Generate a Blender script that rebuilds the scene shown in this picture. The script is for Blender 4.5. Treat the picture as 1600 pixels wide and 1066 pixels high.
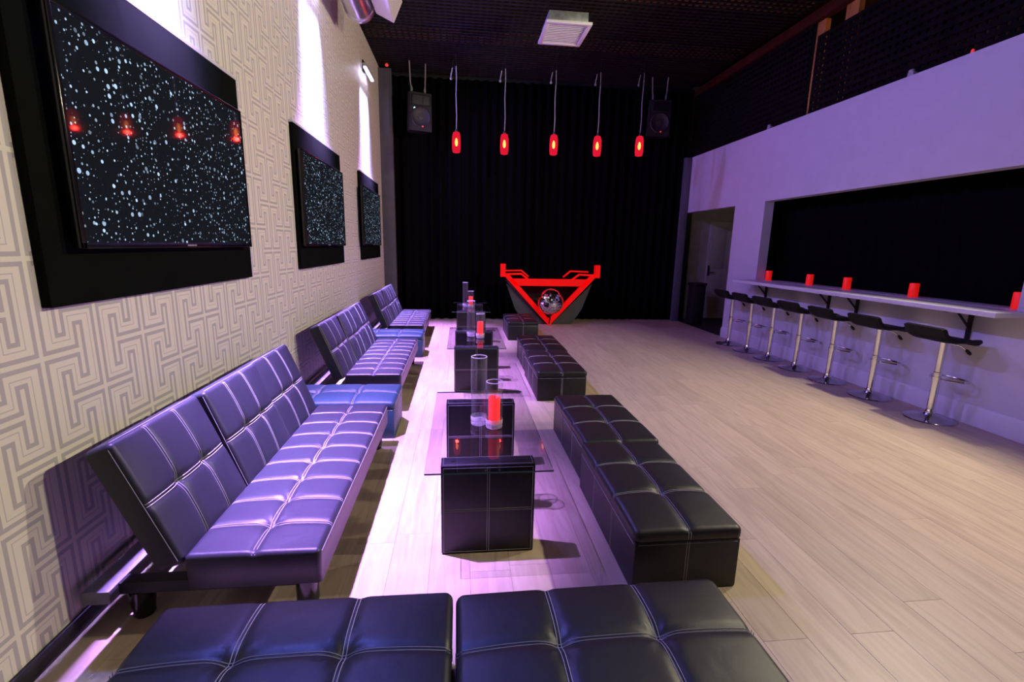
import bpy, bmesh, math, random
from mathutils import Matrix, Vector
for o in list(bpy.data.objects): bpy.data.objects.remove(o)
scene = bpy.context.scene
COL = scene.collection
PI = math.pi
random.seed(7)

# ------------------------------------------------------------------ camera
cam = bpy.data.objects.new('camera', bpy.data.cameras.new('camera'))
COL.objects.link(cam)
cam.data.sensor_width = 36.0
cam.data.lens = 740.0 / 1600 * 36
cam.data.clip_start = 0.05
R = Matrix(((0.994218263, 0.000520806, -0.107376783),
            (-0.105336039, 0.198821774, -0.974358364),
            (0.020841391, 0.980035525, 0.197727099)))
cam.matrix_world = Matrix.Translation((0, 0, 1.5)) @ R.to_4x4()
scene.camera = cam

# ------------------------------------------------------------------ world, exposure
w = bpy.data.worlds.new('world'); scene.world = w; w.use_nodes = True
bg = w.node_tree.nodes['Background']
bg.inputs[0].default_value = (0.30, 0.27, 0.30, 1); bg.inputs[1].default_value = 0.012
vs = scene.view_settings
vs.view_transform = 'Standard'; vs.look = 'None'; vs.gamma = 1.0; vs.use_curve_mapping = False
vs.exposure = 0.0

# ------------------------------------------------------------------ lights (the wall washers' own lamps are in their builder)
def add_light(name, kind, loc, energy, color, target=None, **kw):
    d = bpy.data.lights.new(name, kind); d.energy = energy; d.color = color
    for k, v in kw.items(): setattr(d, k, v)
    o = bpy.data.objects.new(name, d); COL.objects.link(o); o.location = loc
    if target is not None:
        o.rotation_euler = (Vector(target) - Vector(loc)).to_track_quat('-Z', 'Y').to_euler()
    return o
WARM = (1.0, 0.885, 0.63)
FLOODS = [((4.50, 1.75, 3.5), (0.2, 1.9, 1.7)), ((4.50, 3.70, 3.5), (0.2, 4.1, 1.7))]
for i, (p, t) in enumerate(FLOODS):
    add_light('floodlight_lamp', 'SPOT', p, 475, WARM, t, spot_size=math.radians(136), spot_blend=0.35, shadow_soft_size=0.05)
add_light('house_lamp', 'POINT', (1.6, -0.6, 4.1), 9, (1.0, 0.93, 0.82), shadow_soft_size=0.15)
add_light('passage_fill', 'POINT', (5.6, 8.6, 2.75), 2.4, (1.0, 0.86, 0.66), shadow_soft_size=0.1)  # unseen fill light added to brighten the passage and its door
add_light('balcony_lamp', 'POINT', (5.5, 5.75, 4.35), 9, (1.0, 0.40, 0.08), shadow_soft_size=0.06)

# ------------------------------------------------------------------ materials
MATS = {}
def nodes_of(name):
    m = bpy.data.materials.new(name); m.use_nodes = True
    MATS[name] = m
    nt = m.node_tree
    return m, nt, nt.nodes['Principled BSDF']
def mat(name, col, rough=0.5, metal=0.0, spec=0.5, vary=0.12, scale=6.0, bump=0.0, bscale=80.0, emit=None, estr=0.0, coat=0.0):
    m, nt, b = nodes_of(name)
    N, Lk = nt.nodes, nt.links
    tc = N.new('ShaderNodeTexCoord')
    nz = N.new('ShaderNodeTexNoise'); nz.inputs['Scale'].default_value = scale; nz.inputs['Detail'].default_value = 4
    Lk.new(tc.outputs['Object'], nz.inputs['Vector'])
    rp = N.new('ShaderNodeValToRGB')
    a = [max(0, c * (1 - vary)) for c in col]; d = [min(1, c * (1 + vary)) for c in col]
    rp.color_ramp.elements[0].position = 0.3; rp.color_ramp.elements[1].position = 0.7
    rp.color_ramp.elements[0].color = (*a, 1); rp.color_ramp.elements[1].color = (*d, 1)
    Lk.new(nz.outputs['Fac'], rp.inputs['Fac']); Lk.new(rp.outputs['Color'], b.inputs['Base Color'])
    b.inputs['Roughness'].default_value = rough; b.inputs['Metallic'].default_value = metal
    b.inputs['Specular IOR Level'].default_value = spec
    b.inputs['Coat Weight'].default_value = coat; b.inputs['Coat Roughness'].default_value = 0.25
    if bump:
        n2 = N.new('ShaderNodeTexNoise'); n2.inputs['Scale'].default_value = bscale; n2.inputs['Detail'].default_value = 3
        Lk.new(tc.outputs['Object'], n2.inputs['Vector'])
        bp = N.new('ShaderNodeBump'); bp.inputs['Strength'].default_value = bump; bp.inputs['Distance'].default_value = 0.004
        Lk.new(n2.outputs['Fac'], bp.inputs['Height']); Lk.new(bp.outputs['Normal'], b.inputs['Normal'])
    if emit:
        b.inputs['Emission Color'].default_value = (*emit, 1); b.inputs['Emission Strength'].default_value = estr
    return m

def leather(name, col, rough):
    m, nt, b = nodes_of(name)
    N, Lk = nt.nodes, nt.links
    tc = N.new('ShaderNodeTexCoord')
    v = N.new('ShaderNodeTexVoronoi'); v.inputs['Scale'].default_value = 420
    n1 = N.new('ShaderNodeTexNoise'); n1.inputs['Scale'].default_value = 9; n1.inputs['Detail'].default_value = 5
    n1.inputs['Distortion'].default_value = 0.6
    for q in (v, n1): Lk.new(tc.outputs['Object'], q.inputs['Vector'])
    b1 = N.new('ShaderNodeBump'); b1.inputs['Strength'].default_value = 0.12; b1.inputs['Distance'].default_value = 0.001
    b2 = N.new('ShaderNodeBump'); b2.inputs['Strength'].default_value = 0.22; b2.inputs['Distance'].default_value = 0.01
    Lk.new(v.outputs['Distance'], b1.inputs['Height']); Lk.new(n1.outputs['Fac'], b2.inputs['Height'])
    Lk.new(b2.outputs['Normal'], b1.inputs['Normal']); Lk.new(b1.outputs['Normal'], b.inputs['Normal'])
    b.inputs['Base Color'].default_value = (*col, 1); b.inputs['Roughness'].default_value = rough
    b.inputs['Specular IOR Level'].default_value = 0.40
    return m
LEATHER = leather('black_leather', (0.0085, 0.0092, 0.0095), 0.45)
SOFALEATHER = leather('lavender_lit_black_leather', (0.019, 0.020, 0.029), 0.45)  # same black leather lifted towards blue, painting in the lavender light on the sofas
BLUELITLEATHER = leather('blue_lit_black_leather', (0.012, 0.045, 0.075), 0.47)  # black leather with the blue LED reflection painted into its base colour
VINYL = mat('black_vinyl', (0.007, 0.007, 0.007), 0.55, spec=0.2, bump=0.1)
THREAD = mat('stitch_thread', (0.30, 0.29, 0.30), 0.7)
WHITEWALL = mat('white_wall_paint', (0.54, 0.52, 0.56), 0.75, bump=0.05, vary=0.03)
WHITETRIM = mat('white_trim_paint', (0.62, 0.60, 0.62), 0.45, vary=0.03)
GREYPAINT = mat('grey_paint', (0.085, 0.085, 0.10), 0.6)
BLACKCLOTH = mat('black_curtain_cloth', (0.0022, 0.0022, 0.0025), 0.95, spec=0.05)
BLACKPAINT = mat('black_paint', (0.010, 0.010, 0.011), 0.55, bump=0.1)
BLACKBOARD = mat('black_board_paint', (0.007, 0.008, 0.007), 0.95, spec=0.0, bump=0.15, bscale=300)
BLACKGLOSS = mat('black_gloss_plastic', (0.006, 0.006, 0.008), 0.18)
BLACKPLASTIC = mat('black_matt_plastic', (0.010, 0.010, 0.010), 0.6, spec=0.25)
BLACKMETAL = mat('black_metal', (0.012, 0.012, 0.013), 0.35, metal=0.3)
CHROME = mat('chrome', (0.80, 0.80, 0.82), 0.10, metal=1.0, vary=0.02)
DARKCHROME = mat('dark_chrome', (0.42, 0.43, 0.47), 0.16, metal=1.0, vary=0.05)
GALV = mat('galvanised_sheet', (0.42, 0.47, 0.46), 0.4, metal=0.7, vary=0.3, scale=14)
FOIL = mat('silver_duct_foil', (0.72, 0.72, 0.76), 0.28, metal=0.9, vary=0.08, scale=20)
CREAMPAINT = mat('cream_metal_paint', (0.72, 0.70, 0.62), 0.5, vary=0.04)
GRILLE = mat('white_grille_plastic', (0.72, 0.70, 0.74), 0.5, vary=0.03)
CEILDARK = mat('dark_ceiling_boards', (0.020, 0.013, 0.010), 0.9, spec=0.1, vary=0.5, scale=2)
LATTICE = mat('black_lattice_wood', (0.0045, 0.0038, 0.0035), 0.85, spec=0.1, vary=0.3)
CEILLAT = mat('ceiling_lattice_paint', (0.012, 0.010, 0.010), 0.7, spec=0.2, vary=0.3)
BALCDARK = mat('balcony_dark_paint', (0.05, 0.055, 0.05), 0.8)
ORANGEWOOD = mat('orange_stained_timber', (0.48, 0.20, 0.05), 0.6, vary=0.25, scale=9)
REDBEAM = mat('red_oxide_beam', (0.05, 0.010, 0.005), 0.8, spec=0.1, vary=0.3)
ROPE = mat('grey_cord', (0.24, 0.235, 0.22), 0.8)
REDACRYL = mat('lit_red_acrylic', (0.55, 0.003, 0.002), 0.5, spec=0.2, emit=(1.0, 0.001, 0.001), estr=0.5)
BOOTHGREY = mat('booth_grey_panel', (0.045, 0.052, 0.05), 0.5)
REDWAX = mat('red_led_candle_wax', (0.70, 0.012, 0.006), 0.5, emit=(1.0, 0.012, 0.004), estr=0.45)
REDWAXLIT = mat('glowing_red_candle_wax', (0.75, 0.02, 0.02), 0.4, emit=(1.0, 0.03, 0.025), estr=0.9)
FLAME = mat('candle_glow_tip', (1, 0.5, 0.3), 0.4, emit=(1.0, 0.25, 0.12), estr=2.0)
BULB = mat('warm_bulb', (1, 0.6, 0.2), 0.3, emit=(1.0, 0.60, 0.20), estr=9.0)
LEDWHITE = mat('led_diffuser', (0.9, 0.9, 1.0), 0.4, emit=(0.72, 0.66, 1.0), estr=14.0)
BLUELED = mat('blue_power_led', (0.2, 0.4, 1), 0.3, emit=(0.25, 0.45, 1.0), estr=8.0)
REDLED = mat('red_power_led', (1, 0.1, 0.1), 0.3, emit=(1.0, 0.05, 0.04), estr=0.5)
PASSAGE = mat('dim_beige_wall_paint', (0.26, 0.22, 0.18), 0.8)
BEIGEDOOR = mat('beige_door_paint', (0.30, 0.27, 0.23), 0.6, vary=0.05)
RAILGREY = mat('grey_rail_paint', (0.16, 0.16, 0.17), 0.45)
GREYPRINT = mat('grey_print', (0.35, 0.35, 0.36), 0.4)
MIRROR = mat('mirror_tile', (0.85, 0.85, 0.87), 0.06, metal=1.0, vary=0.03)

def math_node(nt, op, a, b=None, c=None):
    n = nt.nodes.new('ShaderNodeMath'); n.operation = op
    for i, q in enumerate((a, b, c)):
        if q is None: continue
        if isinstance(q, (int, float)): n.inputs[i].default_value = q
        else: nt.links.new(q, n.inputs[i])
    return n.outputs[0]

def thin_glass(name, tint, ior=1.45, rough=0.0, haze=0.0):
    m = bpy.data.materials.new(name); m.use_nodes = True; nt = m.node_tree; N, Lk = nt.nodes, nt.links
    N.remove(N['Principled BSDF'])
    tr = N.new('ShaderNodeBsdfTransparent'); gl = N.new('ShaderNodeBsdfGlossy'); gl.inputs['Roughness'].default_value = rough
    fr = N.new('ShaderNodeFresnel'); fr.inputs['IOR'].default_value = ior
    nz = N.new('ShaderNodeTexNoise'); nz.inputs['Scale'].default_value = 3
    rp = N.new('ShaderNodeValToRGB')
    rp.color_ramp.elements[0].color = (*[c * 0.98 for c in tint], 1); rp.color_ramp.elements[1].color = (*tint, 1)
    Lk.new(nz.outputs['Fac'], rp.inputs['Fac']); Lk.new(rp.outputs['Color'], tr.inputs['Color'])
    mx = N.new('ShaderNodeMixShader')
    ge = N.new('ShaderNodeNewGeometry')
    Lk.new(math_node(nt, 'MULTIPLY', fr.outputs[0], math_node(nt, 'SUBTRACT', 1.0, ge.outputs['Backfacing'])), mx.inputs[0]); Lk.new(tr.outputs[0], mx.inputs[1]); Lk.new(gl.outputs[0], mx.inputs[2])
    out = mx.outputs[0]
    if haze:
        df_ = N.new('ShaderNodeBsdfDiffuse'); df_.inputs['Color'].default_value = (0.9, 0.9, 0.92, 1)  # white diffuse share paints in the lit haze that makes clear glass show
        m2 = N.new('ShaderNodeMixShader'); m2.inputs[0].default_value = haze
        Lk.new(out, m2.inputs[1]); Lk.new(df_.outputs[0], m2.inputs[2]); out = m2.outputs[0]
    Lk.new(out, N['Material Output'].inputs['Surface'])
    MATS[name] = m
    return m
def red_glass():
    m = bpy.data.materials.new('red_glass_shade'); m.use_nodes = True; nt = m.node_tree; N, Lk = nt.nodes, nt.links
    N.remove(N['Principled BSDF'])
    tr = N.new('ShaderNodeBsdfTransparent'); tr.inputs['Color'].default_value = (1.0, 0.42, 0.22, 1)
    em = N.new('ShaderNodeEmission'); em.inputs['Color'].default_value = (1.0, 0.015, 0.06, 1)
    tc = N.new('ShaderNodeTexCoord'); nz = N.new('ShaderNodeTexNoise'); nz.inputs['Scale'].default_value = 8
    Lk.new(tc.outputs['Object'], nz.inputs['Vector'])
    Lk.new(math_node(nt, 'ADD', math_node(nt, 'MULTIPLY', nz.outputs['Fac'], 0.3), 0.75), em.inputs['Strength'])
    mx = N.new('ShaderNodeMixShader'); mx.inputs[0].default_value = 0.6
    Lk.new(tr.outputs[0], mx.inputs[1]); Lk.new(em.outputs[0], mx.inputs[2])
    Lk.new(mx.outputs[0], N['Material Output'].inputs['Surface']); return m
SHADE = red_glass()
TABLEGLASS = thin_glass('table_glass', (0.86, 0.86, 0.88), 1.5)
GLASSEDGE = mat('table_glass_edge', (0.05, 0.11, 0.10), 0.15)
VASEGLASS = thin_glass('vase_glass', (0.95, 0.95, 0.96), 1.55, 0.05, 0.012)
VASERIM = thin_glass('vase_glass_rim', (0.70, 0.68, 0.74), 2.2, 0.12, 0.30)
VASEBASE = thin_glass('vase_glass_base', (0.82, 0.80, 0.86), 2.0, 0.1, 0.17)

def wallpaper():
    """printed fret paper: two staggered lattices of H-shaped bars on long upright lines"""
    m, nt, b = nodes_of('fret_wallpaper')
    N, Lk = nt.nodes, nt.links
    g = N.new('ShaderNodeNewGeometry'); s = N.new('ShaderNodeSeparateXYZ'); Lk.new(g.outputs['Position'], s.inputs[0])
    Y, Z = s.outputs['Y'], s.outputs['Z']
    M = lambda op, a, c=None, d=None: math_node(nt, op, a, c, d)
    P, Q, A, B = 0.272, 0.352, 0.178, 0.088
    def lattice(y0, z0):
        x = M('ABSOLUTE', M('SUBTRACT', M('FLOORED_MODULO', M('ADD', Y, P - y0), 2 * P), P))
        z = M('ABSOLUTE', M('SUBTRACT', M('FLOORED_MODULO', M('ADD', Z, Q / 2 - z0), Q), Q / 2))
        arm = M('MAXIMUM', M('SUBTRACT', x, A), z)
        bar = M('MAXIMUM', M('ABSOLUTE', M('SUBTRACT', x, A)), M('SUBTRACT', z, B))
        return M('MINIMUM', x, M('MINIMUM', arm, bar))
    d1 = lattice(1.79, 1.07); d2 = lattice(1.79 + P, 1.07 + Q / 2)
    d = M('MINIMUM', d1, d2)
    stripe = M('MULTIPLY', M('GREATER_THAN', d, 0.0085), M('LESS_THAN', d, 0.0245))
    thin = M('MULTIPLY', M('GREATER_THAN', d2, 0.0385), M('LESS_THAN', d2, 0.0425))
    thin = M('MULTIPLY', thin, M('GREATER_THAN', d1, 0.0245))
    fac = M('MAXIMUM', stripe, M('MULTIPLY', thin, 0.75))
    mx = N.new('ShaderNodeMix'); mx.data_type = 'RGBA'
    Lk.new(fac, mx.inputs['Factor'])
    mx.inputs['A'].default_value = (0.78, 0.74, 0.63, 1); mx.inputs['B'].default_value = (0.49, 0.465, 0.46, 1)
    Lk.new(mx.outputs['Result'], b.inputs['Base Color'])
    rg = M('SUBTRACT', 0.62, M('MULTIPLY', fac, 0.25)); Lk.new(rg, b.inputs['Roughness'])
    b.inputs['Specular IOR Level'].default_value = 0.35
    bp = N.new('ShaderNodeBump'); bp.inputs['Strength'].default_value = 0.15; bp.inputs['Distance'].default_value = 0.001
    Lk.new(fac, bp.inputs['Height']); Lk.new(bp.outputs['Normal'], b.inputs['Normal'])
    return m
WALLPAPER = wallpaper()

def plank_mat():
    m, nt, b = nodes_of('pale_oak_plank')
    N, Lk = nt.nodes, nt.links
    oi = N.new('ShaderNodeObjectInfo'); g = N.new('ShaderNodeNewGeometry')
    mp = N.new('ShaderNodeMapping'); mp.inputs['Scale'].default_value = (9, 0.9, 1)
    ad = N.new('ShaderNodeVectorMath'); ad.operation = 'ADD'
    cmb = N.new('ShaderNodeCombineXYZ'); Lk.new(math_node(nt, 'MULTIPLY', oi.outputs['Random'], 37.0), cmb.inputs['Y'])
    Lk.new(g.outputs['Position'], ad.inputs[0]); Lk.new(cmb.outputs[0], ad.inputs[1])
    Lk.new(ad.outputs[0], mp.inputs['Vector'])
    n1 = N.new('ShaderNodeTexNoise'); n1.inputs['Scale'].default_value = 2.2; n1.inputs['Detail'].default_value = 7; n1.inputs['Distortion'].default_value = 1.2
    Lk.new(mp.outputs[0], n1.inputs['Vector'])
    rp = N.new('ShaderNodeValToRGB')
    e = rp.color_ramp.elements
    e[0].position = 0.28; e[0].color = (0.345, 0.265, 0.19, 1)
    e[1].position = 0.72; e[1].color = (0.47, 0.375, 0.28, 1)
    k = e.new(0.47); k.color = (0.41, 0.32, 0.235, 1)
    Lk.new(n1.outputs['Fac'], rp.inputs['Fac'])
    hs = N.new('ShaderNodeHueSaturation')
    Lk.new(math_node(nt, 'ADD', math_node(nt, 'MULTIPLY', oi.outputs['Random'], 0.14), 0.93), hs.inputs['Value'])
    Lk.new(rp.outputs['Color'], hs.inputs['Color']); Lk.new(hs.outputs['Color'], b.inputs['Base Color'])
    b.inputs['Roughness'].default_value = 0.42; b.inputs['Specular IOR Level'].default_value = 0.35
    bp = N.new('ShaderNodeBump'); bp.inputs['Strength'].default_value = 0.06; bp.inputs['Distance'].default_value = 0.001
    Lk.new(n1.outputs['Fac'], bp.inputs['Height']); Lk.new(bp.outputs['Normal'], b.inputs['Normal'])
    return m
OAK = plank_mat()

def star_screen():
    m, nt, b = nodes_of('starfield_screen')
    N, Lk = nt.nodes, nt.links
    tc = N.new('ShaderNodeTexCoord'); oi = N.new('ShaderNodeObjectInfo')
    ad = N.new('ShaderNodeVectorMath'); ad.operation = 'ADD'
    s = N.new('ShaderNodeSeparateXYZ'); c = N.new('ShaderNodeCombineXYZ')
    Lk.new(tc.outputs['Object'], s.inputs[0]); Lk.new(s.outputs['Y'], c.inputs['X']); Lk.new(s.outputs['Z'], c.inputs['Y'])
    rc = N.new('ShaderNodeCombineXYZ'); Lk.new(math_node(nt, 'MULTIPLY', oi.outputs['Random'], 11.0), rc.inputs['X'])
    Lk.new(c.outputs[0], ad.inputs[0]); Lk.new(rc.outputs[0], ad.inputs[1])
    dens = N.new('ShaderNodeTexNoise'); dens.inputs['Scale'].default_value = 2.3
    Lk.new(ad.outputs[0], dens.inputs['Vector'])
    tot = None
    for sc, rmax in ((23.0, 0.23), (40.0, 0.23)):
        v = N.new('ShaderNodeTexVoronoi'); v.voronoi_dimensions = '2D'; v.inputs['Scale'].default_value = sc
        Lk.new(ad.outputs[0], v.inputs['Vector'])
        sp = N.new('ShaderNodeSeparateColor'); Lk.new(v.outputs['Color'], sp.inputs[0])
        rad = math_node(nt, 'MULTIPLY', math_node(nt, 'POWER', sp.outputs[0], 2.2), rmax)
        on = math_node(nt, 'LESS_THAN', v.outputs['Distance'], rad)
        amp = math_node(nt, 'MULTIPLY', on, math_node(nt, 'ADD', math_node(nt, 'MULTIPLY', sp.outputs[1], 0.9), 0.15))
        amp = math_node(nt, 'MULTIPLY', amp, math_node(nt, 'GREATER_THAN', math_node(nt, 'ADD', sp.outputs[2], math_node(nt, 'MULTIPLY', dens.outputs['Fac'], 0.9)), 0.62))
        tot = amp if tot is None else math_node(nt, 'MAXIMUM', tot, amp)
    b.inputs['Base Color'].default_value = (0.006, 0.006, 0.008, 1); b.inputs['Roughness'].default_value = 0.035
    b.inputs['Emission Color'].default_value = (0.52, 0.72, 1.0, 1)
    Lk.new(math_node(nt, 'ADD', math_node(nt, 'MULTIPLY', tot, 1.1), 0.009), b.inputs['Emission Strength'])
    return m
STARS = star_screen()

# ------------------------------------------------------------------ mesh helpers
class B:
    def __init__(self): self.bm = bmesh.new()
    def _xf(self, verts, M):
        if M is not None: bmesh.ops.transform(self.bm, matrix=M, verts=verts)
    def box(self, c, s, bev=0.0, seg=2, M=None):
        r = bmesh.ops.create_cube(self.bm, size=1.0); vs_ = r['verts']
        bmesh.ops.scale(self.bm, vec=s, verts=vs_)
        if bev > 0:
            es = list({e for v in vs_ for e in v.link_edges})
            rb = bmesh.ops.bevel(self.bm, geom=es, offset=bev, segments=seg, affect='EDGES', profile=0.5)
            vs_ = list({v for f in rb['faces'] for v in f.verts} | {v for v in vs_ if v.is_valid})
        bmesh.ops.translate(self.bm, vec=c, verts=vs_)
        self._xf(vs_, M); return self
    def lathe(self, prof, n=24, c=(0, 0, 0), M=None, cap=True):
        rings = []
        allv = []
        for (r, z) in prof:
            ring = [self.bm.verts.new((c[0] + r * math.cos(2 * PI * i / n), c[1] + r * math.sin(2 * PI * i / n), c[2] + z)) for i in range(n)]
            rings.append(ring); allv += ring
        for a, b_ in zip(rings, rings[1:]):
            for i in range(n):
                self.bm.faces.new((a[i], a[(i + 1) % n], b_[(i + 1) % n], b_[i]))
        if cap:
            self.bm.faces.new(rings[0][::-1]); self.bm.faces.new(rings[-1])
        self._xf(allv, M); return self
    def cyl(self, p0, p1, r0, r1=None, n=12):
        p0, p1 = Vector(p0), Vector(p1); d = p1 - p0
        M = Matrix.Translation(p0) @ d.to_track_quat('Z', 'Y').to_matrix().to_4x4()
        return self.lathe([(r0, 0), (r1 if r1 is not None else r0, d.length)], n, M=M)
    def tube(self, pts, r, n=8, closed=False):
        pts = [Vector(p) for p in pts]; rings = []; N_ = len(pts)
        up = Vector((0.02, 0.11, 1)).normalized()
        for i, p in enumerate(pts):
            a = pts[(i - 1) % N_] if (closed or i > 0) else p
            b_ = pts[(i + 1) % N_] if (closed or i < N_ - 1) else p
            t = (b_ - a).normalized()
            q = up if abs(t.dot(up)) < 0.95 else Vector((1, 0, 0))
            u = t.cross(q).normalized(); v = t.cross(u)
            rings.append([self.bm.verts.new(p + r * (math.cos(2 * PI * k / n) * u + math.sin(2 * PI * k / n) * v)) for k in range(n)])
        rng = range(N_ if closed else N_ - 1)
        for i in rng:
            a, b_ = rings[i], rings[(i + 1) % N_]
            for k in range(n): self.bm.faces.new((a[k], a[(k + 1) % n], b_[(k + 1) % n], b_[k]))
        if not closed:
            self.bm.faces.new(rings[0][::-1]); self.bm.faces.new(rings[-1])
        return self
    def prism(self, poly, fn):
        """poly: list of 2-D points, fn(p, side) -> 3-D for side 0/1"""
        a = [self.bm.verts.new(fn(p, 0)) for p in poly]; b_ = [self.bm.verts.new(fn(p, 1)) for p in poly]
        n = len(poly)
        self.bm.faces.new(a[::-1]); self.bm.faces.new(b_)
        for i in range(n): self.bm.faces.new((a[i], a[(i + 1) % n], b_[(i + 1) % n], b_[i]))
        return self
    def build(self, name, m, parent=None, M=None, smooth=True, angle=35, normals=True):
        if normals: bmesh.ops.recalc_face_normals(self.bm, faces=self.bm.faces[:])
        if M is not None: bmesh.ops.transform(self.bm, matrix=M, verts=self.bm.verts[:])
        me = bpy.data.meshes.new(name); self.bm.to_mesh(me); self.bm.free()
        for q in (m if isinstance(m, (list, tuple)) else [m]): me.materials.append(q)
        if smooth:
            me.shade_smooth(); me.set_sharp_from_angle(angle=math.radians(angle))
        o = bpy.data.objects.new(name, me); COL.objects.link(o)
        if parent is not None: o.parent = parent
        return o
def tag(o, label, cat, group=None, kind=None):
    o['label'] = label; o['category'] = cat
    if group: o['group'] = group
    if kind: o['kind'] = kind
    return o
def thing(name, loc, label, cat, group=None, rz=0.0):
    o = bpy.data.objects.new(name, None); COL.objects.link(o); o.empty_display_size = 0.1
    o.location = loc; o.rotation_euler = (0, 0, rz)
    return tag(o, label, cat, group)
def struct(name, b, m, label=None, parent=None, **kw):
    o = b.build(name, m, parent, **kw); o['kind'] = 'structure'
    if label: o['label'] = label
    return o
def kids(o): return [c for c in bpy.data.objects if c.parent == o]
def copy_tree(o, loc, label, rz=None, parent=None):
    c = o.copy(); COL.objects.link(c); c.parent = parent
    if parent is None:
        c.location = loc; c['label'] = label
        if rz is not None: c.rotation_euler = (0, 0, rz)
    for k in kids(o): copy_tree(k, None, None, None, c)
    return c

# tufted pad: local x = length, y = width, z = up (0 = bottom)
def pad_fn(L, W, T, nl, nw, amp, r, rc):
    """upholstery surface: low crown, shallow seams, deep dimples with creases where seams cross"""
    bx_ = [-L / 2 + L * i / nl for i in range(1, nl)]; by_ = [-W / 2 + W * j / nw for j in range(1, nw)]
    cell = min(L / nl, W / nw); sg = 0.21 * cell
    def h(x, y):
        z = T - amp * 0.75 * (1 - (1 - (2 * x / L) ** 4) * (1 - (2 * y / W) ** 4))
        ds = min([abs(x - q) for q in bx_] + [abs(y - q) for q in by_] + [9])
        z -= amp * 0.30 * math.exp(-(ds / (0.06 * cell + 0.004)) ** 2)
        for q in bx_:
            if abs(x - q) > 3 * sg: continue
            for p in by_:
                d = math.hypot(x - q, y - p)
                if d > 3 * sg: continue
                z -= amp * (0.50 * math.exp(-(d / sg) ** 2) + 0.45 * math.exp(-(d / (0.35 * sg)) ** 2))
                z += amp * 0.09 * math.cos(8 * math.atan2(y - p, x - q) + 3 * q) * math.exp(-((d - 0.9 * sg) / (0.6 * sg)) ** 2)
        de = max(0.0, min(L / 2 - abs(x), W / 2 - abs(y)))
        if de < r: z -= r - math.sqrt(max(0, r * r - (r - de) ** 2))
        return z
    return h
def pad(b, L, W, T, nl, nw, amp, r=0.022, rc=0.03):
    h = pad_fn(L, W, T, nl, nw, amp, r, rc)
    def samples(D, n):
        out = set()
        for i in range(n):
            for t in (0, .015, .04, .07, .11, .16, .22, .3, .4, .5, .6, .7, .78, .84, .89, .93, .96, .985): out.add(round(-D / 2 + D * (i + t) / n, 5))
        for e in (0, .0015, .004, .008, .013, .018, .024, .032):
            out.add(round(-D / 2 + e, 5)); out.add(round(D / 2 - e, 5))
        s = sorted(out); res = [s[0]]
        for q in s[1:]:
            if q - res[-1] > 0.0008: res.append(q)
        res[-1] = D / 2
        return res
    xs, ys = samples(L, nl), samples(W, nw)
    def plan(x, y):
        a = (abs(x) - (L / 2 - rc)) / rc; c = (abs(y) - (W / 2 - rc)) / rc
        if a > 0 and c > 0:
            m_ = max(a, c); n_ = math.hypot(a, c); k = m_ / n_
            return math.copysign(L / 2 - rc + rc * a * k, x), math.copysign(W / 2 - rc + rc * c * k, y)
        return x, y
    bm = b.bm
    G = [[bm.verts.new((*plan(x, y), h(x, y))) for y in ys] for x in xs]
    nx, ny = len(xs), len(ys)
    for i in range(nx - 1):
        for j in range(ny - 1): bm.faces.new((G[i][j], G[i + 1][j], G[i + 1][j + 1], G[i][j + 1]))
    loop = [G[i][0] for i in range(nx)] + [G[nx - 1][j] for j in range(1, ny)] + [G[i][ny - 1] for i in range(nx - 2, -1, -1)] + [G[0][j] for j in range(ny - 2, 0, -1)]
    low = [bm.verts.new((v.co.x, v.co.y, 0.006)) for v in loop]
    n = len(loop)
    for i in range(n): bm.faces.new((loop[i], low[i], low[(i + 1) % n], loop[(i + 1) % n]))
    bot = [bm.verts.new((v.co.x * 0.99, v.co.y * 0.985, 0)) for v in loop]
    for i in range(n): bm.faces.new((low[i], bot[i], bot[(i + 1) % n], low[(i + 1) % n]))
    bm.faces.new(bot)
    return h
def ribbon(b, pts, nrm, side, wd=0.0022, ht=0.0016):
    prev = None
    for p in pts:
        p = Vector(p); s = Vector(side) * wd; u = Vector(nrm)
        cur = [b.bm.verts.new(p - s), b.bm.verts.new(p + u * ht), b.bm.verts.new(p + s)]
        if prev:
            b.bm.faces.new((prev[0], cur[0], cur[1], prev[1])); b.bm.faces.new((prev[1], cur[1], cur[2], prev[2]))
        prev = cur
def pad_stitch(b, h, L, W, nl, nw, off=0.0055, wd=0.0014, drop=None, ends=()):
    """double rows of stitching along every seam of a pad"""
    lift = 0.0012
    def line(fixed, val, D):
        n = 56
        for s in (-1, 1):
            pts = []
            for i in range(n + 1):
                t = -D / 2 + 0.004 + (D - 0.008) * i / n
                x, y = (val + s * off, t) if fixed == 'x' else (t, val + s * off)
                pts.append((x, y, h(x, y) + lift))
            ribbon(b, pts, (0, 0, 1), (1, 0, 0) if fixed == 'x' else (0, 1, 0), wd)
    for i in range(1, nl): line('x', -L / 2 + L * i / nl, W)
    for j in range(1, nw): line('y', -W / 2 + W * j / nw, L)

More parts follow.
